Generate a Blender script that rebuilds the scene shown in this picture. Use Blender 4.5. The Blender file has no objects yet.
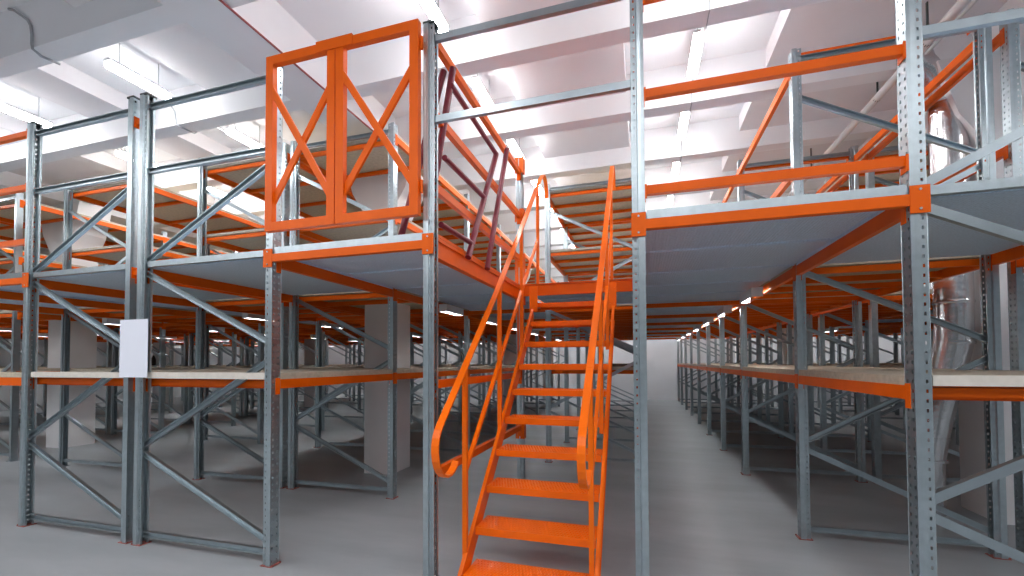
import bpy, bmesh, math, random
from mathutils import Vector, Matrix
random.seed(4)
S = bpy.context.scene
C = S.collection
PI = math.pi

# ------------------------------------------------------------------ materials
def mat(name, col, rough=0.5, metal=0.0, noise=0.0, nscale=8.0, bump=0.0, bscale=60.0, spec=0.5, coat=0.0):
    m = bpy.data.materials.new(name); m.use_nodes = True
    nt = m.node_tree; b = nt.nodes['Principled BSDF']
    b.inputs['Base Color'].default_value = (*col, 1)
    b.inputs['Roughness'].default_value = rough
    b.inputs['Metallic'].default_value = metal
    b.inputs['Specular IOR Level'].default_value = spec
    b.inputs['Coat Weight'].default_value = coat
    tc = nt.nodes.new('ShaderNodeTexCoord')
    if noise:
        n = nt.nodes.new('ShaderNodeTexNoise'); n.inputs['Scale'].default_value = nscale
        n.inputs['Detail'].default_value = 5
        r = nt.nodes.new('ShaderNodeValToRGB')
        r.color_ramp.elements[0].position = .3; r.color_ramp.elements[1].position = .7
        r.color_ramp.elements[0].color = (*[c*(1-noise) for c in col], 1)
        r.color_ramp.elements[1].color = (*[min(1, c*(1+noise)) for c in col], 1)
        nt.links.new(tc.outputs['Object'], n.inputs['Vector'])
        nt.links.new(n.outputs['Fac'], r.inputs['Fac'])
        nt.links.new(r.outputs['Color'], b.inputs['Base Color'])
    if bump:
        n = nt.nodes.new('ShaderNodeTexNoise'); n.inputs['Scale'].default_value = bscale
        bp = nt.nodes.new('ShaderNodeBump'); bp.inputs['Strength'].default_value = bump
        bp.inputs['Distance'].default_value = .01
        nt.links.new(tc.outputs['Object'], n.inputs['Vector'])
        nt.links.new(n.outputs['Fac'], bp.inputs['Height'])
        nt.links.new(bp.outputs['Normal'], b.inputs['Normal'])
    return m

GALV = mat('galvanised_steel', (.43, .50, .53), .30, .85, .07, 20, .03, 90)
GALVD = mat('galvanised_brace', (.37, .43, .46), .30, .85, .06, 12)
ORANGE = mat('orange_paint', (.76, .114, .001), .40, 0, .05, 6, .02, 40, spec=.18)
ORSTAIR = mat('orange_stair_paint', (.93, .158, .001), .30, 0, .04, 5, .02, 50, spec=.28, coat=.05)
RUST = mat('foot_plate_red', (.33, .10, .08), .6, 0, .2, 30)
MAROON = mat('maroon_paint', (.17, .008, .022), .35, 0, .08, 10)
BOARD = mat('chipboard', (.50, .43, .33), .8, 0, .12, 25, .05, 200)
EDGEB = mat('board_edge', (.66, .62, .55), .8, 0, .05, 25)
WALLM = mat('white_wall', (.74, .76, .79), .85, 0, .03, 1.5, .03, 6)
CEILM = mat('white_ceiling', (.92, .915, .93), .9, 0, .03, 1.2, .03, 5)
PANELM = mat('grey_slab', (.84, .81, .82), .9, 0, .04, 1.0)
COLM = mat('column_paint', (.86, .855, .86), .8, 0, .03, 3)
DARK = mat('dark_plastic', (.03, .04, .04), .5)
PAPER = mat('paper', (.80, .83, .92), .7)
PIPE = mat('pipe_paint', (.62, .61, .60), .4, .2)
CABLE = mat('cable_grey', (.42, .43, .45), .6)
REDCABLE = mat('cable_red', (.32, .07, .07), .6)
FIXM = mat('lamp_housing', (.75, .75, .76), .5)
REDSIGN = mat('sign_red', (.55, .03, .03), .5)

def duct_mat():
    m = mat('spiral_duct_foil', (.62, .62, .63), .22, .95)
    nt = m.node_tree; b = nt.nodes['Principled BSDF']
    tc = nt.nodes.new('ShaderNodeTexCoord'); w = nt.nodes.new('ShaderNodeTexNoise')
    w.inputs['Scale'].default_value = 9
    bp = nt.nodes.new('ShaderNodeBump'); bp.inputs['Strength'].default_value = .25; bp.inputs['Distance'].default_value = .02
    nt.links.new(tc.outputs['Object'], w.inputs['Vector']); nt.links.new(w.outputs['Fac'], bp.inputs['Height'])
    nt.links.new(bp.outputs['Normal'], b.inputs['Normal'])
    return m
DUCT = duct_mat()

def sheet_mat():
    m = mat('galvanised_sheet', (.56, .72, .88), .5, .05, .10, 70)
    nt = m.node_tree; b = nt.nodes['Principled BSDF']
    tc = nt.nodes.new('ShaderNodeTexCoord')
    w = nt.nodes.new('ShaderNodeTexWave'); w.wave_type = 'BANDS'; w.bands_direction = 'X'
    w.inputs['Scale'].default_value = 14; w.inputs['Distortion'].default_value = .4
    w2 = nt.nodes.new('ShaderNodeTexVoronoi'); w2.inputs['Scale'].default_value = 28
    mx = nt.nodes.new('ShaderNodeMath'); mx.operation = 'ADD'
    bp = nt.nodes.new('ShaderNodeBump'); bp.inputs['Strength'].default_value = .35; bp.inputs['Distance'].default_value = .012
    nt.links.new(tc.outputs['Object'], w.inputs['Vector']); nt.links.new(tc.outputs['Object'], w2.inputs['Vector'])
    nt.links.new(w.outputs['Fac'], mx.inputs[0]); nt.links.new(w2.outputs['Distance'], mx.inputs[1])
    nt.links.new(mx.outputs[0], bp.inputs['Height']); nt.links.new(bp.outputs['Normal'], b.inputs['Normal'])
    return m
SHEET = sheet_mat()

def floor_mat():
    m = bpy.data.materials.new('concrete_floor'); m.use_nodes = True
    nt = m.node_tree; b = nt.nodes['Principled BSDF']
    tc = nt.nodes.new('ShaderNodeTexCoord')
    n = nt.nodes.new('ShaderNodeTexNoise'); n.inputs['Scale'].default_value = .9; n.inputs['Detail'].default_value = 7; n.inputs['Roughness'].default_value = .6
    mp = nt.nodes.new('ShaderNodeMapping'); mp.inputs['Scale'].default_value = (.5, 1.6, 1)
    r = nt.nodes.new('ShaderNodeValToRGB')
    r.color_ramp.elements[0].position = .3; r.color_ramp.elements[0].color = (.29, .315, .33, 1)
    r.color_ramp.elements[1].position = .72; r.color_ramp.elements[1].color = (.43, .46, .48, 1)
    r2 = nt.nodes.new('ShaderNodeMapRange'); r2.inputs['To Min'].default_value = .28; r2.inputs['To Max'].default_value = .5
    nt.links.new(tc.outputs['Object'], mp.inputs['Vector']); nt.links.new(mp.outputs['Vector'], n.inputs['Vector'])
    nt.links.new(n.outputs['Fac'], r.inputs['Fac']); nt.links.new(r.outputs['Color'], b.inputs['Base Color'])
    nt.links.new(n.outputs['Fac'], r2.inputs['Value']); nt.links.new(r2.outputs[0], b.inputs['Roughness'])
    b.inputs['Specular IOR Level'].default_value = .35
    return m
FLOORM = floor_mat()

def emis(name, col, s):
    m = bpy.data.materials.new(name); m.use_nodes = True
    b = m.node_tree.nodes['Principled BSDF']
    b.inputs['Base Color'].default_value = (*col, 1)
    b.inputs['Emission Color'].default_value = (*col, 1); b.inputs['Emission Strength'].default_value = s
    return m
TUBE = emis('lamp_tube_light', (.985, .985, 1), 54)

TUBE3 = emis('wall_fill_glow', (1, .99, 1), 26)  # glow of the fill lights added along the back wall
TUBE2 = emis('batten_light', (.97, .99, 1), 52)

# ------------------------------------------------------------------ mesh helpers
class MB:
    def __init__(s): s.v = []; s.f = []
    def add(s, vs, fs):
        k = len(s.v); s.v += [tuple(v) for v in vs]; s.f += [tuple(i+k for i in f) for f in fs]; return s
    def box(s, x0, x1, y0, y1, z0, z1):
        return s.add([(x0,y0,z0),(x1,y0,z0),(x1,y1,z0),(x0,y1,z0),(x0,y0,z1),(x1,y0,z1),(x1,y1,z1),(x0,y1,z1)],
                     [(0,3,2,1),(4,5,6,7),(0,1,5,4),(1,2,6,5),(2,3,7,6),(3,0,4,7)])
    def bar(s, p0, p1, w, h, side=(0,1,0)):
        """box along p0->p1, w measured along side, h across"""
        p0, p1 = Vector(p0), Vector(p1); d = (p1-p0).normalized()
        a = Vector(side); a = (a - d*a.dot(d)).normalized(); b = d.cross(a)
        vs = []
        for p in (p0, p1):
            for i, j in ((-1,-1),(1,-1),(1,1),(-1,1)): vs.append(p + a*(i*w/2) + b*(j*h/2))
        return s.add(vs, [(0,1,2,3),(7,6,5,4),(0,4,5,1),(1,5,6,2),(2,6,7,3),(3,7,4,0)])
    def prism(s, p0, p1, prof, side=(0,1,0)):
        """closed profile [(a,b)] swept from p0 to p1"""
        p0, p1 = Vector(p0), Vector(p1); d = (p1-p0).normalized()
        a = Vector(side); a = (a - d*a.dot(d)).normalized(); b = d.cross(a)
        n = len(prof); vs = [p + a*u + b*v for p in (p0, p1) for u, v in prof]
        return s.add(vs, [tuple(range(n)), tuple(reversed(range(n, 2*n)))] + [(i, i+n, (i+1)%n+n, (i+1)%n) for i in range(n)])
    def tube(s, pts, r, n=10, cap=True):
        pts = [Vector(p) for p in pts]; rings = []
        t0 = (pts[1]-pts[0]).normalized(); up = Vector((0,0,1)) if abs(t0.z) < .9 else Vector((1,0,0))
        a = t0.cross(up).normalized()
        for i, p in enumerate(pts):
            t = ((pts[min(i+1, len(pts)-1)] - p).normalized() + (p - pts[max(i-1, 0)]).normalized())
            t.normalize(); a = (a - t*a.dot(t)).normalized(); b = t.cross(a)
            rings.append([p + (a*math.cos(2*PI*k/n) + b*math.sin(2*PI*k/n))*(r[i] if isinstance(r, (list, tuple)) else r) for k in range(n)])
        k0 = len(s.v)
        for rg in rings: s.v += [tuple(v) for v in rg]
        for i in range(len(pts)-1):
            for k in range(n):
                s.f.append((k0+i*n+k, k0+i*n+(k+1)%n, k0+(i+1)*n+(k+1)%n, k0+(i+1)*n+k))
        if cap:
            s.f.append(tuple(k0+k for k in reversed(range(n)))); s.f.append(tuple(k0+(len(pts)-1)*n+k for k in range(n)))
        return s
    def ribbon(s, pts, w, t, xc):
        """flat bar following pts [(y,z)] with width w along X"""
        pts = [Vector((0, y, z)) for y, z in pts]; vs = []
        for i, p in enumerate(pts):
            d = (pts[min(i+1, len(pts)-1)] - pts[max(i-1, 0)]).normalized(); nrm = Vector((0, -d.z, d.y))
            for u, v in ((-w/2,-t/2),(w/2,-t/2),(w/2,t/2),(-w/2,t/2)): vs.append(p + Vector((xc+u, 0, 0)) + nrm*v)
        fs = [(0,1,2,3)]; n = len(pts)
        for i in range(n-1):
            for k in range(4): fs.append((4*i+k, 4*i+4+k, 4*i+4+(k+1)%4, 4*i+(k+1)%4))
        fs.append((4*n-1, 4*n-2, 4*n-3, 4*n-4))
        return s.add(vs, fs)
    def mesh(s, name, m, smooth=False):
        me = bpy.data.meshes.new(name); me.from_pydata(s.v, [], s.f); me.materials.append(m)
        bm = bmesh.new(); bm.from_mesh(me); bmesh.ops.recalc_face_normals(bm, faces=bm.faces); bm.to_mesh(me); bm.free()
        if smooth:
            for p in me.polygons: p.use_smooth = True
            try: me.set_sharp_from_angle(angle=math.radians(40))
            except Exception: pass
        me.update(); return me
    def build(s, name, m, parent=None, loc=None, smooth=False):
        return link(name, s.mesh(name, m, smooth), parent, loc)

def link(name, me, parent=None, loc=None):
    o = bpy.data.objects.new(name, me); C.objects.link(o)
    if parent is not None: o.parent = parent
    if loc is not None: o.location = loc
    return o
def tag(o, label, cat, group=None):
    o['label'] = label; o['category'] = cat
    if group: o['group'] = group
    return o
def thing(name, loc, label, cat, group=None):
    return tag(link(name, None, None, loc), label, cat, group)
def struct(name, mb, m):
    o = mb.build(name, m); o['kind'] = 'structure'; return o

ORD = ['first', 'second', 'third', 'fourth', 'fifth', 'sixth', 'seventh', 'eighth', 'ninth', 'tenth', 'eleventh', 'twelfth']

# ------------------------------------------------------------------ layout
YS = [2.79, 4.54, 6.84, 8.57, 10.25, 11.97, 13.70, 15.35, 17.0, 18.4]
ZD = 2.46            # deck structure top
PW = .074            # upright depth along X
# rack rows: centre of left upright, centre of right upright
ROWS = {
 'R1': (1.387, 2.748), 'R2': (2.932, 4.30), 'R3': (5.70, 7.10), 'R4': (8.50, 9.90), 'R5': (10.1, 11.5),
 'C': (-1.433, -.010),
 'L1': (-4.276, -2.843), 'L2': (-5.868, -4.443), 'L3': (-8.69, -7.25), 'L4': (-11.40, -9.95),
 'L5': (-13.05, -11.6), 'L6': (-15.9, -14.5), 'L7': (-18.7, -17.3),
}
ROWTXT = {
 'R1': 'rack row right of the open aisle', 'R2': 'rack row with the silver duct',
 'C': 'rack row behind the orange stairs', 'L1': 'rack row under and beyond the orange gate', 'L2': 'rack row at the far left post pair',
}
FARTXT = {'R3': 'right, beyond the first pair of rows', 'R4': 'right', 'R5': 'right'}

# upright with real punched slots --------------------------------------------
def upright_mesh(H, name):
    """local: web at x=0 facing -X, section reaches x=PW; centred on y=0"""
    bm = bmesh.new(); P = .05
    def strip(p, q, z0, z1, holes):
        # p,q: (x,y); holes: list of (t0,t1) along p->q
        ts = [0.0]
        for a, b in holes: ts += [a, b]
        ts.append(1.0)
        zs = [z0]
        if holes:
            z = z0 + .03
            while z + .03 < z1: zs += [z, z+.018]; z += P
        zs.append(z1)
        grid = [[bm.verts.new((p[0]+(q[0]-p[0])*t, p[1]+(q[1]-p[1])*t, z)) for t in ts] for z in zs]
        for i in range(len(zs)-1):
            for j in range(len(ts)-1):
                if holes and i % 2 == 1 and j % 2 == 1: continue
                bm.faces.new((grid[i][j], grid[i][j+1], grid[i+1][j+1], grid[i+1][j]))
    w, w2 = .043, .032
    strip((0, w), (0, -w), 0, H, [(.16, .32), (.68, .84)])
    for s in (1, -1):
        seq = [((0, s*w), (.038, s*w*1.06), []), ((.038, s*w*1.06), (.042, s*w2), []),
               ((.042, s*w2), (PW, s*w2), [(.30, .62)]), ((PW, s*w2), (PW, s*w2*.55), [])]
        for p, q, h in seq:
            if s == 1: strip(q, p, 0, H, [(1-b, 1-a) for a, b in h])
            else: strip(p, q, 0, H, h)
    bmesh.ops.remove_doubles(bm, verts=bm.verts, dist=.0004)
    bmesh.ops.solidify(bm, geom=list(bm.faces), thickness=.0022)
    me = bpy.data.meshes.new(name); bm.to_mesh(me); bm.free(); me.materials.append(GALV); return me
def upright_simple(H, name):
    b = MB(); w = .043
    b.box(0, .003, -w, w, 0, H)
    for s in (1, -1):
        b.box(.003, .04, min(s*w, s*(w-.003)), max(s*w, s*(w-.003)), 0, H)
        b.box(.04, PW, min(s*.032, s*.029), max(s*.032, s*.029), 0, H)
    return b
def mirror_mesh(me):
    m2 = me.copy()
    m2.transform(Matrix.Scale(-1, 4, (1, 0, 0))); m2.flip_normals(); return m2

CHAN = [(-.016,-.024),(.016,-.024),(.016,-.019),(-.010,-.019),(-.010,.019),(.016,.019),(.016,.024),(-.016,.024)]   # C section, open to +a
CHANB = [(-u, v) for u, v in CHAN]
def brace_lines(D, tall, bare=False):
    L = PW*.75; R = D - PW*.75
    out = []
    if not bare:
        out += [((L,.09),(R,.10)), ((L,.80),(R,.19)), ((L,.87),(R,1.62)), ((L,2.41),(R,1.76)), ((L,2.51),(R,3.22))]
    if tall: out += [((L,4.02),(R,3.30)), ((L,4.38),(R,4.38))]
    else: out += [((L,3.335),(R,3.335)), ((L,3.925),(R,3.925))]
    return out
MESH = {}
def get(k, fn):
    if k not in MESH: MESH[k] = fn()
    return MESH[k]

def foot_mb():
    b = MB().box(-.02, .09, -.05, .05, 0, .006)
    for x, y in ((-.018, .04), (-.018, -.04)): b.tube([(x, y, .006), (x, y, .016)], .007, 6)
    return b
def cap_mb():
    return MB().box(-.006, PW+.006, -.044, .044, 0, .016)

def frame(x0, x1, y, H, label, group, detail=2, bare=False, openfront=True, cap=False, name='upright_frame'):
    xl, xr = x0-PW/2, x1+PW/2; D = round(xr-xl, 3)
    tall = H > 4.2; short = H < 3
    if detail == 0:
        def mk():
            b = upright_simple(H, 'u')
            r = upright_simple(H, 'u'); r.v = [(D-x, y_, z) for x, y_, z in r.v]; b.add(r.v, r.f)
            for (a, za), (c, zc) in brace_lines(D, tall, bare):
                if max(za, zc) > H: continue
                b.bar((a, 0, za), (c, 0, zc), .03, .045)
            b.box(-.02, .09, -.05, .05, 0, .006).box(D-.09, D+.02, -.06, .06, 0, .006)
            return b.mesh('upright_frame', GALVD)
        o = link(name, get(('f0', D, H, bare), mk), None, (xl, y, 0))
        return tag(o, label, 'rack frame', group)
    t = thing(name, (xl, y, 0), label, 'rack frame', group)
    ml = get(('u', H, detail), lambda: upright_mesh(H, 'upright') if detail == 2 else upright_simple(H, 'u').mesh('upright', GALV))
    mr = get(('ur', H, detail), lambda: mirror_mesh(ml))
    link('upright', ml, t); link('upright', mr, t, (D, 0, 0))
    mf = get('foot', lambda: foot_mb().mesh('foot_plate', RUST)); mfr = get('footr', lambda: mirror_mesh(mf))
    link('foot_plate', mf, t); link('foot_plate', mfr, t, (D, 0, 0))
    if cap:
        mc = get('cap', lambda: cap_mb().mesh('end_cap', DARK)); mcr = get('capr', lambda: mirror_mesh(mc))
        link('end_cap', mc, t, (0, 0, H)); link('end_cap', mcr, t, (D, 0, H))
    for i, ((a, za), (c, zc)) in enumerate(brace_lines(D, tall, bare)):
        if max(za, zc) > H: continue
        prof = CHANB if openfront else CHAN
        mb_ = get(('br', D, a, za, c, zc, openfront), lambda: MB().prism((a, 0, za), (c, 0, zc), prof).mesh('brace', GALVD))
        link('brace', mb_, t)
    return t

# beams ------------------------------------------------------------------------
def step_beam(b, p0, p1, h=.075, w=.04, lip=True):
    """rectangular step beam between two points; p at the beam's top outer line centre"""
    b.bar(p0, p1, h, w, side=(0, 0, 1))
    return b
def connector(b, p, ax, h=.13):
    """hooked end plate on an upright web"""
    x, y, z = p
    if ax == 'y': b.box(x-.03, x+.012, y-.004, y+.004, z-h*.75, z+h*.3)
    else: b.box(x-.004, x+.004, y-.03, y+.03, z-h*.65, z+h*.35)
    return b

def board_mb(x0, x1, y0, y1, z0, z1, hole=None):
    b = MB()
    if hole and hole[2] < y1 and hole[3] > y0 and hole[0] < x1 and hole[1] > x0:
        hx0, hx1, hy0, hy1 = hole
        b.box(x0, x1, y0, hy0, z0, z1).box(x0, x1, hy1, y1, z0, z1)
        if hx0 > x0: b.box(x0, hx0, hy0, hy1, z0, z1)
        if hx1 < x1: b.box(hx1, x1, hy0, hy1, z0, z1)
    else: b.box(x0, x1, y0, y1, z0, z1)
    return b

COLX = [-17.83, -10.73, -3.65, 3.54, 10.7]
COLY = [(5.45, 5.98), (12.08, 12.6), (17.3, 17.8)]
CW = .22
def hole_for(x0, x1, y0, y1, half):
    for cx in COLX:
        for (a, b) in COLY:
            if x0 < cx < x1 and y0 < (a+b)/2 < y1: return (cx-half, cx+half, a-.02, b+.02)
    return None

def shelf(x0, x1, ya, yb, z, label, group, detail=1, board=True, ties=2, name='rack_shelf', cat='rack shelf', bmat=None, hb=.075, half=CW+.03, nofront=False, th=.05):
    """z = top of the beams; boards lie on top"""
    xl, xr = x0-PW/2, x1+PW/2
    a, b_ = ya+.042, yb-.042; L = b_-a; D = xr-xl
    hole = hole_for(xl, xr, ya, yb, half)
    hl = None if not hole else (hole[0]-xl, hole[1]-xl, hole[2]-a, hole[3]-a)
    key = (nofront, round(D, 3), round(L, 3), tuple(round(q, 3) for q in hl) if hl else None, ties, hb, half, th, bmat.name if bmat else '')
    bm_ = bmat or BOARD
    def mk_beam():
        m = MB().bar((.02, 0, -hb/2), (.02, L, -hb/2), hb, .04, side=(0, 0, 1))
        m.box(-.004, .046, -.004, .0, -hb-.045, .005); m.box(-.004, .046, L, L+.004, -hb-.045, .005)
        m.box(-.0035, 0, -.045, 0, -hb-.045, .012); m.box(-.0035, 0, L, L+.045, -hb-.045, .012)
        return m
    def mk_tie(y):
        return MB().box(.042, D-.042, y-.018, y+.018, -hb*.8, -.012)
    tys = [L*(i+1)/(ties+1) for i in range(ties)]
    if hl: tys = [ty for ty in tys if not (hl[2]-.03 < ty < hl[3]+.03)]
    tys = ([.03] + tys + [L-.03]) if ties != 0 and not nofront else []
    if detail == 0:
        def mk():
            m = mk_beam(); r = mk_beam(); r.v = [(D-x, y, zz) for x, y, zz in r.v]; m.add(r.v, r.f)
            n1 = len(m.f)
            for ty in tys: q = mk_tie(ty); m.add(q.v, q.f)
            n1 = len(m.f)
            if board:
                q = board_mb(.005, D-.005, 0, L, 0, th, hl); m.add(q.v, q.f)
            me = m.mesh('rack_shelf', ORANGE); me.materials.append(bm_)
            for i, p in enumerate(me.polygons):
                if i >= n1: p.material_index = 1
            return me
        o = link(name, get(('s0', board) + key, mk), None, (xl, a, z))
        return tag(o, label, cat, group)
    t = thing(name, (xl, a, z), label, cat, group)
    mbm = get(('sb',) + key, lambda: mk_beam().mesh('shelf_beam', ORANGE)); mbr = get(('sbr',) + key, lambda: mirror_mesh(mbm))
    link('shelf_beam', mbm, t); link('shelf_beam', mbr, t, (D, 0, 0))
    if board: link('shelf_board', get(('bd',) + key, lambda: board_mb(.005, D-.005, 0, L, 0, th, hl).mesh('shelf_board', bm_)), t)
    for i, ty in enumerate(tys):
        link('cross_tie', get(('t', i, round(ty, 3), round(D, 3), hb), lambda: mk_tie(ty).mesh('cross_tie', ORANGE)), t)
    return t

# ------------------------------------------------------------------ building shell
XW0, XW1, YB, YF, ZC = -21.0, 13.0, 19.0, -8.0, 5.15
struct('floor', MB().box(XW0, XW1, YF, YB, -.1, 0), FLOORM)
struct('ceiling', MB().box(XW0, XW1, YF, YB, ZC, ZC+.15), CEILM)
struct('wall_back', MB().box(XW0, XW1, YB, YB+.2, 0, ZC), WALLM)
struct('wall_left', MB().box(XW0-.2, XW0, YF, YB, 0, ZC), WALLM)
struct('wall_right', MB().box(XW1, XW1+.2, YF, YB, 0, ZC), WALLM)
ZB = 4.67
GIRD = [-17.83, -10.73, -3.65, 3.54, 10.7]
for g in GIRD: struct('ceiling_beam', MB().box(g-.25, g+.25, YF, YB, ZB, ZC), CEILM)
edges = [XW0] + [e for g in GIRD for e in (g-.25, g+.25)] + [XW1]
ribY = [2.75+1.42*k for k in range(-6, 12)]
for ry in ribY:
    b = MB()
    for i in range(0, len(edges), 2): b.box(edges[i], edges[i+1], ry-.10, ry+.10, ZB+.005, ZC)
    struct('ceiling_beam', b, CEILM)
# lower slab panels between the lamp coffers
PAN = [(-5.05, -3.9), (-7.15, -6.49), (-10.48, -8.6), (-1.49, -.15), (1.39, 3.29), (3.79, 4.5), (6.2, 6.9), (8.5, 10.45), (-12.6, -10.98), (-15.0, -14.2), (-17.58, -16.6)]
for a, c in PAN:
    b = MB()
    for i in range(len(ribY)-1): b.box(a, c, ribY[i]+.1, ribY[i+1]-.1, 4.93, ZC)
    struct('ceiling_panel', b, PANELM)
# columns with flared heads
def column(cx, y0, y1):
    b = MB().box(cx-CW, cx+CW, y0, y1, 0, 3.75)
    vs = []
    for z, h in ((3.75, CW), (4.1, CW+.22), (ZB, CW+.38)):
        vs += [(cx-h, y0, z), (cx+h, y0, z), (cx+h, y1, z), (cx-h, y1, z)]
    fs = [(0,3,2,1), (8,9,10,11)]
    for k in (0, 4): fs += [(k+i, k+(i+1)%4, k+4+(i+1)%4, k+4+i) for i in range(4)]
    b.add(vs, fs)
    return struct('column', b, COLM)
for cx in COLX:
    for y0, y1 in COLY: column(cx, y0, y1)

# ------------------------------------------------------------------ frames
TALLROWS = {'L1': 10, 'L2': 10, 'L3': 10, 'L4': 10, 'L5': 10, 'L6': 10, 'L7': 10, 'C': 5, 'R1': 4, 'R2': 4, 'R3': 4, 'R4': 4, 'R5': 4}
front_labels = {
 'L2': 'short galvanised end frame with zigzag braces at far left of the front row',
 'L1': 'short galvanised end frame beside the orange gate, white paper on its left post',
 'R1': 'galvanised end frame of the right rack, carrying the orange rails of the aisle bay',
}
for r in ('L2', 'L1', 'R1'):
    frame(*ROWS[r], YS[0], 4.02, front_labels[r], 'end frames of the front row', 2, openfront=(r != 'R1'), cap=True)
frame(*ROWS['C'], YS[0], 4.02, 'two galvanised posts either side of the stairs joined by two bars above', 'end frames of the front row', 2, bare=True, openfront=False, cap=True)

def rowdist(r, i):
    x = sum(ROWS[r])/2; return math.hypot(x, YS[i])
FRAMESKIP = {(r, 9) for r in ROWS if r[0] in 'LC'}
for r in ROWS:
    for i in range(1, 10):
        if r == 'C' and i < 2: continue
        if (r, i) in FRAMESKIP: continue
        tall = i < TALLROWS[r]; H = 4.46 if tall else 2.5
        d = rowdist(r, i)
        if r in ROWTXT:
            first = 2 if r == 'C' else (1 if r == 'R2' else 0)
            lab = ORD[i-first] + ' galvanised frame back in the ' + ROWTXT[r]
            grp = 'upright frames of the ' + ROWTXT[r]
        else:
            if r in ('L3', 'L4'):
                lab = ('%s galvanised frame back in the %s rack row past the left corner post' % (ORD[i-1], 'first' if r == 'L3' else 'second'))
                grp = 'upright frames past the left corner post'
            else:
                side = 'left' if r[0] == 'L' else 'right'
                lab = 'galvanised braced frame in the dim far rows under the deck on the ' + side
                grp = 'far upright frames on the ' + side
        det = 2 if d < 7.2 else (1 if d < 11 and r in ROWTXT else 0)
        frame(*ROWS[r], YS[i], H, lab, grp, det, openfront=True)

# ------------------------------------------------------------------ shelves under the deck
for r in ROWS:
    for i in range(0, 9):
        if r == 'C' and i < 2: continue
        if i == 0 and r not in ('L1', 'L2', 'R1', 'R2'): continue
        if i == 0 and r == 'R2': continue
        if i == 8 and r[0] != 'R': continue
        if r == 'R2' and i == 1: continue      # the duct comes down here
        d = rowdist(r, i)
        if r in ROWTXT:
            first = 2 if r == 'C' else (1 if r == 'R2' else 0)
            lab = 'lower wooden shelf, %s bay back, %s' % (ORD[i-first], ROWTXT[r].replace('rack row ', ''))
            grp = 'lower shelves of the ' + ROWTXT[r]
        else:
            side = 'left' if r[0] == 'L' else 'right'
            lab = 'lower wooden shelf in the dim far rows under the deck on the ' + side
            grp = 'far lower shelves on the ' + side
        shelf(*ROWS[r], YS[i], YS[i+1], 1.465, lab, grp, 1 if (d < 8 and r in ROWTXT) else 0, th=.05, ties=2)

# ------------------------------------------------------------------ upper racks above the deck
ZU = (3.37, 4.33)
for r in ROWS:
    if r == 'R1':
        for i in (1, 2):
            for z, w in zip(ZU, ('middle', 'top')):
                shelf(*ROWS[r], YS[i], YS[i+1], z, 'open orange beam pair without boards at the %s, %s bay of the right upper rack' % (w, ORD[i-1]), 'boardless beam pairs of the right upper rack', 1, board=False, ties=0, name='beam_pair', cat='rack beams')
        continue
    n = {'R2': (2, 3), 'R3': (1, 3), 'R4': (1, 3), 'R5': (1, 2), 'C': (2, 4)}.get(r, (1, 8))
    if r == 'R2':
        for z, w in zip(ZU, ('middle', 'top')):
            shelf(*ROWS[r], YS[1], YS[2], z, 'open orange beam pair around the silver duct at the ' + w, 'beam pairs around the duct', 1, board=False, ties=0, name='beam_pair', cat='rack beams')
    for i in range(*n):
        for z, w in zip(ZU, ('middle', 'top')):
            d = rowdist(r, i)
            if r in ROWTXT:
                first = 2 if r == 'C' else 1
                lab = '%s wooden shelf above deck, %s bay, %s' % (w, ORD[max(0, i-first)], ROWTXT[r].replace('rack row ', ''))
                grp = 'upper shelves of the ' + ROWTXT[r]
            elif r in ('L3', 'L4'):
                lab = '%s wooden shelf above deck, %s bay, %s row past the left corner post' % (w, ORD[i-1], 'first' if r == 'L3' else 'second')
                grp = 'upper shelves past the left corner post'
            else:
                side = 'left' if r[0] == 'L' else 'right'
                lab = 'wooden upper shelf far off on the ' + side + ' above the deck'
                grp = 'far upper shelves on the ' + side
            shelf(*ROWS[r], YS[i], YS[i+1], z, lab, grp, 1 if (d < 8 and r in ROWTXT) else 0, ties=2, half=(.58 if z > 4 else CW+.03), th=.035)

# ------------------------------------------------------------------ deck
# over the racks beyond the second frame line: chipboard on orange beams
for r in ROWS:
    for i in range(0, 8):
        if r == 'C' and i < 2: continue
        if i == 0 and r == 'C': continue
        d = rowdist(r, i)
        sheet = (i == 0)
        if i == 0 and r in ('L4', 'L5', 'L6', 'L7', 'R2', 'R3', 'R4', 'R5'): continue
        if r == 'R2' and i == 1: continue
        if r in ROWTXT:
            if sheet: lab = 'bluish galvanised deck section over the front bay, ' + ROWTXT[r].replace('rack row ', '')
            else: lab = 'boarded deck section, %s bay, %s' % (ORD[i], ROWTXT[r].replace('rack row ', ''))
            grp = 'deck sections of the ' + ROWTXT[r]
        else:
            side = 'left' if r[0] == 'L' else 'right'
            lab = 'mezzanine deck section over the dim far rows on the ' + side
            grp = 'far deck sections on the ' + side
        shelf(*ROWS[r], YS[i], YS[i+1], ZD, lab, grp, 1 if (d < 8 and r in ROWTXT) else 0, ties=(1 if sheet else 3), name='deck_section', cat='deck section', bmat=SHEET if sheet else BOARD, hb=(.09 if sheet else .085), nofront=sheet)
# R2 around the duct: narrow strips either side of it
shelf(*ROWS['R2'], YS[0], YS[1], ZD, 'galvanised deck section on the right edge before the duct', 'deck sections of the duct side', 1, ties=1, name='deck_section', cat='deck section', bmat=SHEET, hb=.12, nofront=True)

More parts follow.
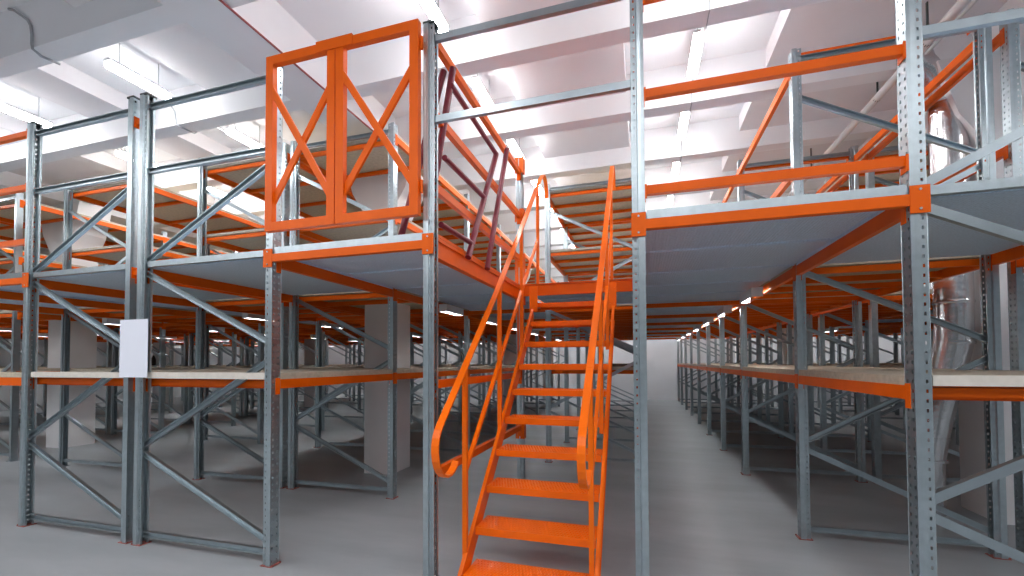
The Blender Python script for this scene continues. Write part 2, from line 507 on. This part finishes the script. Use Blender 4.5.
# over the aisles: galvanised sheets side by side
AIS = {'A0': (ROWS['C'][1], ROWS['R1'][0]), 'A1': (ROWS['L1'][1], ROWS['C'][0]), 'A2': (ROWS['L3'][1], ROWS['L2'][0]), 'A3': (ROWS['L4'][1], ROWS['L3'][0]), 'A4': (ROWS['R2'][1], ROWS['R3'][0]), 'A5': (ROWS['R3'][1], ROWS['R4'][0])}
def planks(x0, x1, ya, yb, n, label, grp, cross=True):
    """galvanised planks laid along X with folded lips below"""
    xa, xb = x0+PW/2+.002, x1-PW/2-.002; W = (yb-ya)/n
    def mk():
        m = MB().box(0, xb-xa, .003, W-.003, 0, .028)
        m.box(0, xb-xa, .003, .007, -.012, 0).box(0, xb-xa, W-.007, W-.003, -.012, 0)
        return m.mesh('deck_plank', SHEET)
    me = get(('pl', round(xb-xa, 3), round(W, 3)), mk)
    for k in range(n):
        o = link('deck_plank', me, None, (xa, ya+W*k, ZD+.022))
        tag(o, label(k) if callable(label) else label, 'deck plank', grp)
def cross_beam(x0, x1, y, label, grp, z=ZD, h=.06, w=.045):
    xa, xb = x0+PW/2, x1-PW/2
    m = MB().bar((xa, y, z-h/2), (xb, y, z-h/2), w, h)
    m.box(xa, xa+.004, y-.045, y+.045, z-h-.05, z+.02).box(xb-.004, xb, y-.045, y+.045, z-h-.05, z+.02)
    return tag(m.build('cross_beam', ORANGE), label, 'beam', grp)
NM = {'A0': 'the open aisle right of the stairs', 'A1': 'the aisle behind the gate platform'}
for a, (x0, x1) in AIS.items():
    for i in range(0, 8):
        if i == 0 and a in ('A3', 'A4', 'A5'): continue
        ya, yb = YS[i], YS[i+1]
        n = 2 if i != 1 else 3
        if i == 0: ya -= .03
        if a in NM:
            planks(x0, x1, ya, yb, n, (lambda k, a=a, i=i, n=n: 'galvanised deck plank, %s in bay %s, over %s' % (ORD[k], ['one', 'two', 'three', 'four', 'five', 'six', 'seven', 'eight', 'nine'][i], NM[a])), 'deck planks over ' + NM[a])
        else:
            planks(x0, x1, ya, yb, 1, 'galvanised deck sheet over a far aisle', 'deck sheets over far aisles')
    for i in range(2, 9):
        lab = ('orange beam crossing under the deck of %s, %s from the front' % (NM[a], ORD[i-2])) if a in NM else 'orange deck beam crossing a far aisle'
        cross_beam(x0, x1, YS[i], lab, 'deck cross beams over ' + NM.get(a, 'far aisles'))
# deck over the stair bay beyond the opening
YL = 5.17
planks(*ROWS['C'], YL+.05, YS[2]-.05, 2, lambda k: 'galvanised deck plank at the head of the stairs, %s from the landing beam' % ORD[k], 'deck planks at the stair head')
# long beams carrying the aisle deck edge in the first stair bay
def long_beam(name, x, ya, yb, z0, z1, w, label, cat, grp, m=ORANGE, sleeves=()):
    b = MB().box(x-w/2, x+w/2, ya, yb, z0, z1)
    return tag(b.build(name, m), label, cat, grp)

# ------------------------------------------------------------------ front fascia beams with end plates
def fascia(xa, xb, label, plates=(1, 1)):
    y = YS[0]-.042
    t = thing('deck_front_beam', ((xa+xb)/2, y, 2.36), label, 'beam', 'front edge beams of the deck')
    L = (xb-xa)/2
    MB().box(-L+.042, L-.042, -.012, .035, .042, .102).build('beam', ORANGE, t)
    MB().box(-L+.05, L-.05, .002, .03, .104, .158).build('edge_strip', GALV, t)
    for s, on in ((-1, plates[0]), (1, plates[1])):
        if not on: continue
        p = MB().box(s*L-.043, s*L+.043, -.014, -.006, 0, .145)
        p.build('end_plate', ORANGE, t)
        q = MB()
        for zz in (.022, .123): q.tube([(s*L, -.014, zz), (s*L, -.020, zz)], .006, 8)
        q.build('bolts', GALV, t)
    return t
fascia(-.010, 1.387, 'orange front deck beam with bolted end plates, over the open aisle at right')
fascia(-2.843, -1.433, 'orange front deck beam with bolted end plates, directly below the gate')
fascia(-7.25, -5.868, 'orange front deck beam leaving the picture at the left edge', (0, 1))
# galvanised deck rim across the two left end frames
for r, w in (('L1', 'between the gate and the papered post'), ('L2', 'at the far left of the front row'), ('R1', 'at the right edge of the picture')):
    x0, x1 = ROWS[r]
    tag(MB().box(x0+.05, x1-.05, YS[0]-.018, YS[0]+.018, ZD, ZD+.05).build('deck_edge_profile', GALV), 'galvanised deck edge ' + w, 'deck edge', 'deck rims of the end frames')

# guard rails --------------------------------------------------------------------
def rail_x(xa, xb, y, z, label, h=.058, w=.042, grp='orange guard rails'):
    """orange step-section rail along X between two webs"""
    t = thing('guard_rail', (xa, y, z), label, 'guard rail', grp)
    L = xb-xa
    MB().prism((0, 0, 0), (L, 0, 0), [(-w/2, -h/2), (w/2, -h/2), (w/2, h/2), (-w/4, h/2), (-w/4, h/5), (-w/2, h/5)]).build('rail', ORANGE, t)
    for x in (0, L):
        s = 1 if x == 0 else -1
        MB().box(min(x, x+s*.005), max(x, x+s*.005), -.03, .036, -.06, .030).box(min(x, x+s*.012), max(x, x+s*.012), -.034, -.03, -.06, .028).build('end_hook', ORANGE, t)
    return t
xa, xb = ROWS['C'][1]+PW/2+.002, ROWS['R1'][0]-PW/2-.002
for z, w in ((3.86, 'highest'), (3.25, 'middle'), (2.65, 'lowest')):
    rail_x(xa, xb, YS[0]-.012, z, '%s of the three orange rails crossing the bay over the open aisle' % w, grp='rails of the open aisle bay')
xa, xb = -7.25+PW/2, ROWS['L2'][0]-PW/2-.002
for z, w in ((3.94, 'highest'), (3.39, 'middle'), (2.835, 'lowest')):
    rail_x(xa, xb, YS[0]-.012, z, '%s of the three orange rails leaving the picture at its left edge' % w, grp='rails at the left edge')
for yy, i in ((YS[1], 0), (YS[2], 1), (YS[3], 2)):
    rail_x(ROWS['R1'][0]+.04, ROWS['R1'][1]-.04, yy+.055, 4.36 if i else 4.44, 'orange rail crossing the top of the right upper rack, %s frame line back' % ORD[i], h=.05, grp='top cross rails of the right upper rack')
for zz, w in ((3.80, 'near their tops'), (2.42, 'at deck height')):
    x0, x1 = ROWS['L2'][1]+PW/2+.001, ROWS['L1'][0]-PW/2-.001
    tag(MB().box(x0, x1, YS[0]-.02, YS[0]+.02, zz-.02, zz+.02).box(x0, x0+.005, YS[0]-.034, YS[0]+.02, zz-.05, zz+.05).box(x1-.005, x1, YS[0]-.034, YS[0]+.02, zz-.05, zz+.05).build('row_spacer', ORANGE), 'small orange spacer tying the two papered posts together, ' + w, 'spacer', 'row spacers of the papered posts')
# low beam with board across the left bay
t = thing('tie_shelf', (xa, YS[0], 1.38), 'orange shelf beam with a board leaving at the left edge of the picture', 'rack shelf')
MB().box(0, xb-xa, -.02, .02, 0, .08).build('shelf_beam', ORANGE, t); MB().box(0, xb-xa, -.02, .3, .082, .13).build('shelf_board', BOARD, t)
# red cross members closing the front shelf ends
for r, w in (('L1', 'in the bay left of the gate'), ('L2', 'in the far left end frame'), ('R1', 'in the right end frame')):
    x0, x1 = ROWS[r]
    tag(MB().box(x0+.05, x1-.05, YS[0]+.10, YS[0]+.12, 1.385, 1.455).build('shelf_end_member', ORANGE), 'orange member closing the lower shelf end ' + w, 'beam', 'shelf end members')
    tag(MB().box(x0+.05, x1-.05, YS[0]-.02, YS[0]+.04, 1.466, 1.52).build('shelf_edge_board', EDGEB), 'pale board edge of the lower shelf ' + w, 'board', 'shelf edge boards')

# ------------------------------------------------------------------ stair opening: corner posts, side rails, landing beam
def corner_post(x, label):
    t = thing('corner_post', (x, YL, 0), label, 'post', 'inner corner posts of the stair opening')
    b = upright_mesh(4.12, 'upright'); 
    o = link('upright', get('cpost', lambda: b), t, (-PW/2, 0, 0))
    s = MB()
    for z0, z1 in ((3.93, 4.14), (3.33, 3.50), (2.80, 2.94)): s.box(-.056, .056, -.043, .043, z0, z1)
    for k, (z0, z1) in enumerate(((3.94, 4.135), (3.33, 3.49), (2.30, 2.93), (1.38, 2.30), (.66, .86))):
        w = .054 if k != 3 else .03
        MB().box(-w, w, -.045, .0435 if k != 3 else -.0385, z0, z1).build('sleeve', ORANGE, t)
    MB().box(-.06, .06, -.06, .06, 0, .006).build('foot_plate', RUST, t)
    return t
corner_post(ROWS['C'][0], 'galvanised post with orange sleeves at the inner left corner of the stair opening')
corner_post(ROWS['C'][1], 'post with orange sleeves hidden behind the tall post right of the stairs')

def rail_y(x, ya, yb, z, label, grp, h=.06, w=.045):
    t = thing('guard_rail', (x, ya, z), label, 'guard rail', grp); L = yb-ya
    MB().prism((0, 0, 0), (0, L, 0), [(-w/2, -h/2), (w/2, -h/2), (w/2, h/2), (-w/2, h/2)], side=(1, 0, 0)).build('rail', ORANGE, t)
    for y in (0, L):
        s = 1 if y == 0 else -1
        MB().box(-.026, .026, min(y, y+s*.006), max(y, y+s*.006), -.11, .05).build('end_hook', ORANGE, t)
    return t
for x, side in ((ROWS['C'][0], 'left'), (ROWS['C'][1], 'right')):
    for z, w in ((3.95, 'top'), (3.405, 'second'), (2.87, 'third'), (1.44, 'shelf-height'), (.80, 'knee-height')):
        rail_y(x, YS[0]+.045, YL-.047, z, '%s orange rail along the %s side of the stair opening' % (w, side), 'rails on the %s of the stair opening' % side)
    t = thing('opening_side_beam', (x, YS[0]+.045, 2.35), 'deep orange deck beam edging the %s side of the stair opening' % side, 'beam', 'side beams of the stair opening')
    L = YL-.047-YS[0]-.045
    s = 1 if side == 'left' else -1
    MB().box(-.02, .02, 0, L, 0, .15).build('beam', ORANGE, t)
    MB().box(min(s*.021, s*.034), max(s*.021, s*.034), 0, L, .0, .025).build('lower_flange', ORANGE, t)
    MB().box(min(s*.021, s*.034), max(s*.021, s*.034), 0, L, .125, .15).build('upper_flange', ORANGE, t)
    MB().box(-.03, .03, 0, L, .155, .178).build('top_strip', ORANGE, t)
# landing beam
t = thing('landing_beam', (ROWS['C'][0], YL-.1, 2.39), 'orange beam at the head of the stairs with bolted brackets', 'beam')
xb_ = ROWS['C'][1]-ROWS['C'][0]
MB().box(.03, xb_-.03, -.02, .02, .0, .125).build('beam', ORANGE, t)
MB().box(-.03, xb_+.03, -.035, .055, .128, .14).build('top_lip', ORANGE, t)

# ------------------------------------------------------------------ the orange stairs
XL, XR = -1.235, -.318
N = 10
ty = lambda i: 3.12 + .25*i
tz = lambda i: .34 + .246*i
st = thing('steel_staircase', ((XL+XR)/2, 3.9, 0), 'bright orange steel staircase climbing to the deck between two tall posts', 'staircase')
cx0, cy0 = (XL+XR)/2, 3.9
def stp(mb, name, m=ORSTAIR, parent=None, smooth=False):
    mb.v = [(x-cx0, y-cy0, z) for x, y, z in mb.v]
    o = mb.build(name, m, None, None, smooth); o.parent = parent or st; return o
dirv = Vector((0, .25, .246)).normalized(); nrm = Vector((0, -dirv.z, dirv.y))
for s, x in ((-1, XL), (1, XR)):
    m = MB()
    # front line passes the tread noses; channel 0.15 deep, flanges outward
    p0 = Vector((x, ty(-1)-.10, tz(-1)-.10)) - nrm*.06; p1 = Vector((x, ty(9)-.12, tz(9)-.12)) - nrm*.06
    prof = [(0, -.065), (.03*s, -.065), (.03*s, -.059), (.006*s, -.059), (.006*s, .059), (.03*s, .059), (.03*s, .065), (0, .065)]
    # side axis = X, other = along normal
    d = (p1-p0).normalized(); a = Vector((1, 0, 0)); b_ = d.cross(a)
    n = len(prof); vs = []
    for p, cut in ((p0, 0), (p1, 1)):
        for u, v in prof:
            q = p + a*u + b_*v
            if cut == 0: q = q + d*(((0.0)-q.z)/d.z)        # cut level with the floor
            else: q = q + d*((5.04-q.y)/d.y)                # cut against the landing beam
            vs.append(q)
    m.add(vs, [tuple(range(n)), tuple(reversed(range(n, 2*n)))] + [(i, i+n, (i+1)%n+n, (i+1)%n) for i in range(n)])
    stp(m, 'stringer')
def tread_mb():
    m = MB(); W = XR-XL-.012; D = .275
    m.box(-W/2, W/2, 0, D, -.004, 0)
    m.box(-W/2, W/2, 0, .004, -.055, -.004); m.box(-W/2, W/2, D-.004, D, -.055, -.004)
    nx, ny = 34, 7
    for i in range(nx):
        for j in range(ny):
            x = -W/2+.03+(W-.06)*(i+.5*(j % 2))/(nx-.5); y = .028+(D-.056)*j/(ny-1)
            h = .005
            vs = [(x-.008, y-.013, 0), (x+.008, y-.013, 0), (x+.008, y+.013, 0), (x-.008, y+.013, 0), (x-.003, y-.008, h), (x+.003, y-.008, h), (x+.003, y+.008, h), (x-.003, y+.008, h)]
            m.add(vs, [(4,5,6,7), (0,1,5,4), (1,2,6,5), (2,3,7,6), (3,0,4,7)])
    return m
me_tr = tread_mb().mesh('tread', ORSTAIR)
for i in range(-1, 9):
    o = link('tread', me_tr, st, ((XL+XR)/2+.0-cx0, ty(i)-cy0, tz(i)))
for s, x in ((-1, XL), (1, XR)):
    m = MB().box(min(x, x-s*.0)-.05, x+.05, 5.035, 5.043, 2.20, 2.50)
    stp(m, 'mounting_plate')
    m = MB()
    for zz in (2.26, 2.44):
        for xx in (x-.025, x+.025): m.tube([(xx, 5.035, zz), (xx, 5.028, zz)], .007, 8)
    stp(m, 'bolts')
# handrails
for s, xc in ((-1, -1.258), (1, -.338)):
    pts = [(2.82, .905), (2.79, .872), (2.75, .85), (2.70, .838), (2.65, .84), (2.605, .858), (2.565, .888), (2.535, .925), (2.515, .97), (2.505, 1.02), (2.505, 1.07), (2.518, 1.115), (2.545, 1.16), (2.59, 1.205), (2.75, 1.345), (3.04, 1.61), (3.71, 2.215), (4.38, 2.86), (5.52, 3.985), (5.60, 4.055), (5.68, 4.11), (5.75, 4.135), (5.82, 4.13), (5.88, 4.09), (5.92, 4.03), (5.94, 3.97), (5.95, 3.90)]
    hr = stp(MB().ribbon(pts, .05, .014, xc), 'handrail')
    # balusters stand on the outside of the stringers
    for (y, z0, z1) in ((2.99, .10, 1.56), (3.81, .98, 2.305), (4.59, 1.72, 3.06), (5.38, 2.49, 3.84)):
        stp(MB().box(xc-.017, xc+.017, y-.017, y+.017, z0, z1), 'baluster', parent=hr)
    stp(MB().bar((xc, 3.0, .80), (xc, 5.38, 3.16), .03, .03, side=(1, 0, 0)), 'mid_rail', parent=hr)

# ------------------------------------------------------------------ orange gate
def leaf(x0, x1, label, hinge):
    z0, z1, y = 2.625, 4.01, 2.70
    t = thing('gate_leaf', (x0, y, z0), label, 'gate', 'leaves of the double gate')
    W, Hh, w, d = x1-x0, z1-z0, .068, .045
    MB().box(0, w, -d/2, d/2, 0, Hh).build('stile', ORANGE, t)
    MB().box(W-w, W, -d/2, d/2, 0, Hh).build('stile', ORANGE, t)
    MB().box(w+.001, W-w-.001, -d/2, d/2, Hh-w, Hh).build('rail', ORANGE, t)
    MB().box(w+.001, W-w-.001, -d/2, d/2, 0, w).build('rail', ORANGE, t)
    MB().bar((w*.6, -.011, Hh*.82), (W-w*.6, -.011, Hh*.16), .020, .050).build('brace', ORANGE, t)
    MB().bar((w*.6, .011, Hh*.16), (W-w*.6, .011, Hh*.79), .020, .050).build('brace', ORANGE, t)
    hx = 0 if hinge == 'l' else W
    for zz in (.16, Hh-.2):
        s = -1 if hinge == 'l' else 1
        m = MB().tube([(hx+s*.012, .01, zz), (hx+s*.012, .01, zz+.09)], .011, 10)
        m.build('hinge', ORANGE, t, smooth=True)
    return t
l1 = leaf(-2.815, -2.172, 'left leaf of the orange double gate, hung on the post nearest the left racks', 'l')
l2 = leaf(-2.162, -1.478, 'right leaf of the orange double gate, hung beside the tall post left of the stairs', 'r')
MB().box(.48, .80, -.032, -.024, 1.315, 1.395).box(.48, .80, -.024, .03, 1.388, 1.395).build('latch_sleeve', ORANGE, l1)

# ------------------------------------------------------------------ maroon pivot barrier behind the gate
t = thing('pallet_barrier', (-1.40, 3.3, 2.5), 'maroon tubular barrier leaning beside the gate platform', 'barrier')
def mv(p): return (p[0]+1.40, p[1]-3.3, p[2]-2.5)
for a, b_ in (((-1.72, 2.86, 2.535), (-1.445, 3.02, 3.85)), ((-1.51, 2.86, 2.535), (-1.375, 3.04, 3.87)), ((-1.362, 3.31, 2.46), (-1.362, 4.04, 3.66)), ((-1.362, 3.77, 2.46), (-1.362, 4.40, 3.88))):
    m = MB().tube([mv(a), mv(b_)], .026, 12); m.build('leg', MAROON, t, smooth=True)
for a, b_ in (((-1.372, 3.0, 3.71), (-1.362, 4.04, 3.66)), ((-1.38, 2.90, 3.11), (-1.362, 3.70, 3.10)), ((-1.39, 2.86, 2.60), (-1.362, 3.42, 2.60))):
    m = MB().tube([mv(a), mv(b_)], .022, 10); m.build('bar', MAROON, t, smooth=True)

# ------------------------------------------------------------------ paper notice
tag(MB().box(-4.505, -4.155, 2.735, 2.738, 1.475, 1.99).build('paper_sheet', PAPER), 'blank white sheet of paper fixed across the two meeting posts at left', 'paper')

# ------------------------------------------------------------------ silver duct
pts = []
def arc(p, q, n=6):
    return [tuple(Vector(p).lerp(Vector(q), k/n)) for k in range(n+1)]
yD = 5.66
path = [(2.82, yD-.04, 5.14), (2.82, yD-.04, 4.80), (2.87, yD-.03, 4.72), (2.95, yD-.02, 4.64), (3.03, yD, 4.57), (3.10, yD, 4.46), (3.125, yD, 4.34), (3.125, yD, 3.2), (3.125, yD, 2.2), (3.12, yD, 1.80), (3.05, yD, 1.45), (2.95, yD, 1.0), (2.90, yD, .68), (2.885, yD, .52), (2.885, yD, 0.0)]
dt = thing('ventilation_duct', (3.12, yD, 0), 'silver foil ventilation duct dropping through the deck beside the white column', 'duct')
m = MB().tube([(x-3.12, y-yD, z) for x, y, z in path], [.17, .17, .165, .16, .155, .155, .155]+[.155, .155, .155, .148, .138, .13, .125, .125], 28)
m.build('pipe', DUCT, dt, smooth=True)
for z in (4.30, 3.30, 2.20, 1.78):
    m = MB().tube([(.005, 0, z-.02), (.005, 0, z), (.005, 0, z+.02)], [.157, .164, .157], 28); m.build('joint_ring', DUCT, dt, smooth=True)
for x, y, z in ((2.915-3.12, 0, .78), (2.89-3.12, 0, .55)):
    m = MB().tube([(x, y, z-.012), (x, y, z+.012)], .142, 24); m.build('joint_ring', DUCT, dt, smooth=True)

# pipe under the ceiling at right with clamps
pt = thing('ceiling_pipe', (2.58, 8, 4.56), 'pale pipe with black clamps running under the ceiling at right', 'pipe')
MB().tube([(0, -6.5, 0), (0, 10.9, 0)], .042, 14).build('pipe', PIPE, pt, smooth=True)
for y in (-3.9, -3.1, -2.2, -.2, 2.2):
    MB().tube([(0, y, 0), (0, y+.03, 0)], .042, 12).box(-.006, .006, y, y+.02, .03, .37).build('clamp', DARK, pt)
pt = thing('ceiling_pipe', (2.72, 8, 4.62), 'thinner pale conduit beside the clamped ceiling pipe', 'pipe')
MB().tube([(0, -6.5, 0), (0, -2.8, 0)], .018, 10).build('pipe', PIPE, pt, smooth=True)

# ------------------------------------------------------------------ lamps
lampX = [-14.6, -12.9, -9.3, -7.84, -5.59, -1.85, .59, 5.3, 7.7, 9.5]
TXT = {.59: 'over the open aisle at right', -1.85: 'over the gate platform', -5.59: 'over the left front frames', -7.84: 'over the aisle at the left edge'}
def mk_house(): return MB().box(-.045, .045, -.32, .32, .03, .055).mesh('housing', FIXM)
def mk_tube():
    prof = [(-.04, .03), (-.052, .0), (-.048, -.03), (-.025, -.05), (.025, -.05), (.048, -.03), (.052, .0), (.04, .03)]
    return MB().prism((0, -.31, -.001), (0, .31, -.001), prof, side=(1, 0, 0)).mesh('diffuser', TUBE, True)
for x in lampX:
    for k in range(-5, 11):
        y = 2.75+1.42*k+.71
        near = y > 2.9 and x in TXT
        if not near and (k % 2): continue
        if near: lab = 'fluorescent lamp %s, %s one back' % (TXT[x], ORD[min(11, k)])
        else: lab = 'fluorescent ceiling lamp away from the main bays'
        t = thing('ceiling_lamp', (x*.975, y, 4.81), lab, 'ceiling lamp', 'fluorescent lamps ' + (TXT[x] if near else 'far off'))
        link('housing', get('lh', mk_house), t); link('diffuser', get('lt', mk_tube), t)
        b = get('lr', lambda: MB().tube([(0, 0, .055), (0, 0, .339)], .004, 6).mesh('hanger', CABLE)); link('hanger', b, t, (0, .2, 0)); link('hanger', b, t, (0, -.2, 0))

for x, y0, n, txt in ((1.24, 5.7, 7, 'along the open aisle'), (-2.69, 5.9, 7, 'over the aisle left of the stairs'), (-6.05, 5.7, 7, 'over the next aisle to the left'), (4.5, 12.6, 3, 'over the aisle beyond the paired right rows'), (-9.3, 5.7, 7, 'over the far left aisle'), (-13.2, 5.7, 7, 'over the outer left rows'), (-15.2, 5.7, 7, 'added to brighten the aisle far left'), (-19.8, 5.7, 7, 'added to brighten the left wall')):  # the last two rows are added to brighten the far left
    for k in range(n):
        t = thing('batten_lamp', (x, y0+1.72*k, 2.40), 'small batten lamp under the deck, %s one %s' % (ORD[k], txt), 'lamp', 'batten lamps under the deck')
        link('housing', get(('bh', x > 1 and x < 2), lambda: (MB().box(.055, .06, -.3, .3, -.085, 0) if not 1 < x < 2 else MB()).box(-.06, .06, -.3, .3, 0, .02).box(-.06, -.055, -.3, .3, -.085, 0).box(-.055, .055, -.3, -.295, -.085, 0).box(-.055, .055, .295, .3, -.085, 0).mesh('housing', FIXM)), t)
        link('diffuser', get('bt', lambda: MB().prism((0, -.29, -.001), (0, .29, -.001), [(-.05, 0), (-.04, -.012), (0, -.016), (.04, -.012), (.05, 0)], side=(1, 0, 0)).mesh('diffuser', TUBE2, True)), t)

for k in range(13):  # added row that washes the back wall with light
    t = thing('wall_fill_light', (-19+2.5*k, 18.9, 4.2), 'added fill light high on the back wall beyond the last racks', 'lamp', 'added fill lights along the back wall')
    link('housing', get('wh', lambda: MB().box(-.5, .5, .05, .1, -.05, .05).mesh('housing', FIXM)), t)
    link('diffuser', get('wt', lambda: MB().prism((-.49, .05, 0), (.49, .05, 0), [(0, -.05), (-.03, -.04), (-.045, 0), (-.03, .04), (0, .05)], side=(0, 1, 0)).mesh('diffuser', TUBE3, True)), t)

# cables and conduits on the ceiling
def cable(pts, r, label, m=CABLE, cat='cable', name='cable'):
    return tag(MB().tube(pts, r, 8).build(name, m, smooth=True), label, cat)
cable([(-3.37, y, 4.655) for y in (0, 4, 8, 12, 18)], .010, 'thin dark red cable along the ceiling girder', REDCABLE)
pts = []
for k in range(-1, 11):
    y = 2.75+1.42*k
    pts += [(.60, y-.13, 4.84), (.60, y-.115, 4.66), (.60, y+.115, 4.66), (.60, y+.13, 4.84)]
cable(pts, .005, 'grey conduit linking the lamps over the open aisle')
pts = []
for k in range(1, 11):
    y = 2.75+1.42*k
    pts += [(-5.78, y-.16, 4.95), (-5.74, y-.115, 4.85), (-5.70, y-.115, 4.68), (-5.70, y-.10, 4.66), (-5.68, y+.10, 4.66), (-5.66, y+.115, 4.68), (-5.66, y+.14, 4.9)]
cable(pts, .009, 'grey conduit linking the lamps over the left front frames')
cable([(-6.0, 2.634, 5.13), (-5.92, 2.634, 5.10), (-5.80, 2.634, 5.02), (-5.70, 2.634, 4.95), (-5.65, 2.634, 4.88), (-5.63, 2.634, 4.78), (-5.63, 2.634, 4.70), (-5.65, 2.65, 4.665), (-5.70, 2.74, 4.662), (-5.67, 2.87, 4.662)], .012, 'thick grey cable bending over the ceiling beam at the top left corner')

# far column with a red plate and extinguisher
tag(MB().box(-17.72, -17.66, 12.05, 12.075, 1.95, 2.15).build('wall_plate', REDSIGN), 'small red plate on a white column seen far through the left racks', 'sign')
tag(MB().tube([(-17.87, 11.98, 1.35), (-17.87, 11.98, 1.75), (-17.87, 11.98, 1.82), (-17.87, 11.98, 1.9)], [.075, .075, .05, .02], 12).build('fire_extinguisher', DARK, smooth=True), 'dark cylinder hung on a white column far through the left racks', 'extinguisher')

# ------------------------------------------------------------------ light
w = bpy.data.worlds.new('daylight'); S.world = w; w.use_nodes = True
w.node_tree.nodes['Background'].inputs[0].default_value = (.86, .93, 1, 1)
w.node_tree.nodes['Background'].inputs[1].default_value = .24
def area(name, loc, rot, sx, sy, e, col=(1, .98, 1)):
    l = bpy.data.lights.new(name, 'AREA'); l.shape = 'RECTANGLE'; l.size = sx; l.size_y = sy; l.energy = e; l.color = col
    o = bpy.data.objects.new(name, l); C.objects.link(o); o.location = loc; o.rotation_euler = rot; return o
# lamp rows of the hall behind the camera
area('hall_lamps', (-3, -1.5, 4.6), (0, 0, 0), 14, 4, 330)
# ------------------------------------------------------------------ camera
cd = bpy.data.cameras.new('camera'); co = bpy.data.objects.new('camera', cd); C.objects.link(co); S.camera = co
cd.sensor_fit = 'HORIZONTAL'; cd.sensor_width = 36; cd.lens = 434.4/1024*36
cd.shift_x = 0; cd.shift_y = (351.2-288)/1024
yaw, tilt, roll = math.radians(16.632), math.radians(1.385), math.radians(-.241)
fw = Vector((-math.sin(yaw)*math.cos(tilt), math.cos(yaw)*math.cos(tilt), math.sin(tilt)))
rt = Vector((math.cos(yaw), math.sin(yaw), 0)); up = rt.cross(fw)
r2 = rt*math.cos(roll)+up*math.sin(roll); u2 = up*math.cos(roll)-rt*math.sin(roll)
M = Matrix((r2, u2, -fw)).transposed().to_4x4(); M.translation = (0, 0, 1.6)
co.matrix_world = M; cd.clip_start = .05; cd.clip_end = 200

S.view_settings.view_transform = 'Standard'; S.view_settings.look = 'None'
S.view_settings.gamma = 1; S.view_settings.exposure = 0.0; S.view_settings.use_curve_mapping = False
S.cycles.max_bounces = 8; S.cycles.diffuse_bounces = 5; S.cycles.glossy_bounces = 3
S.cycles.use_denoising = True; S.cycles.sample_clamp_indirect = 6
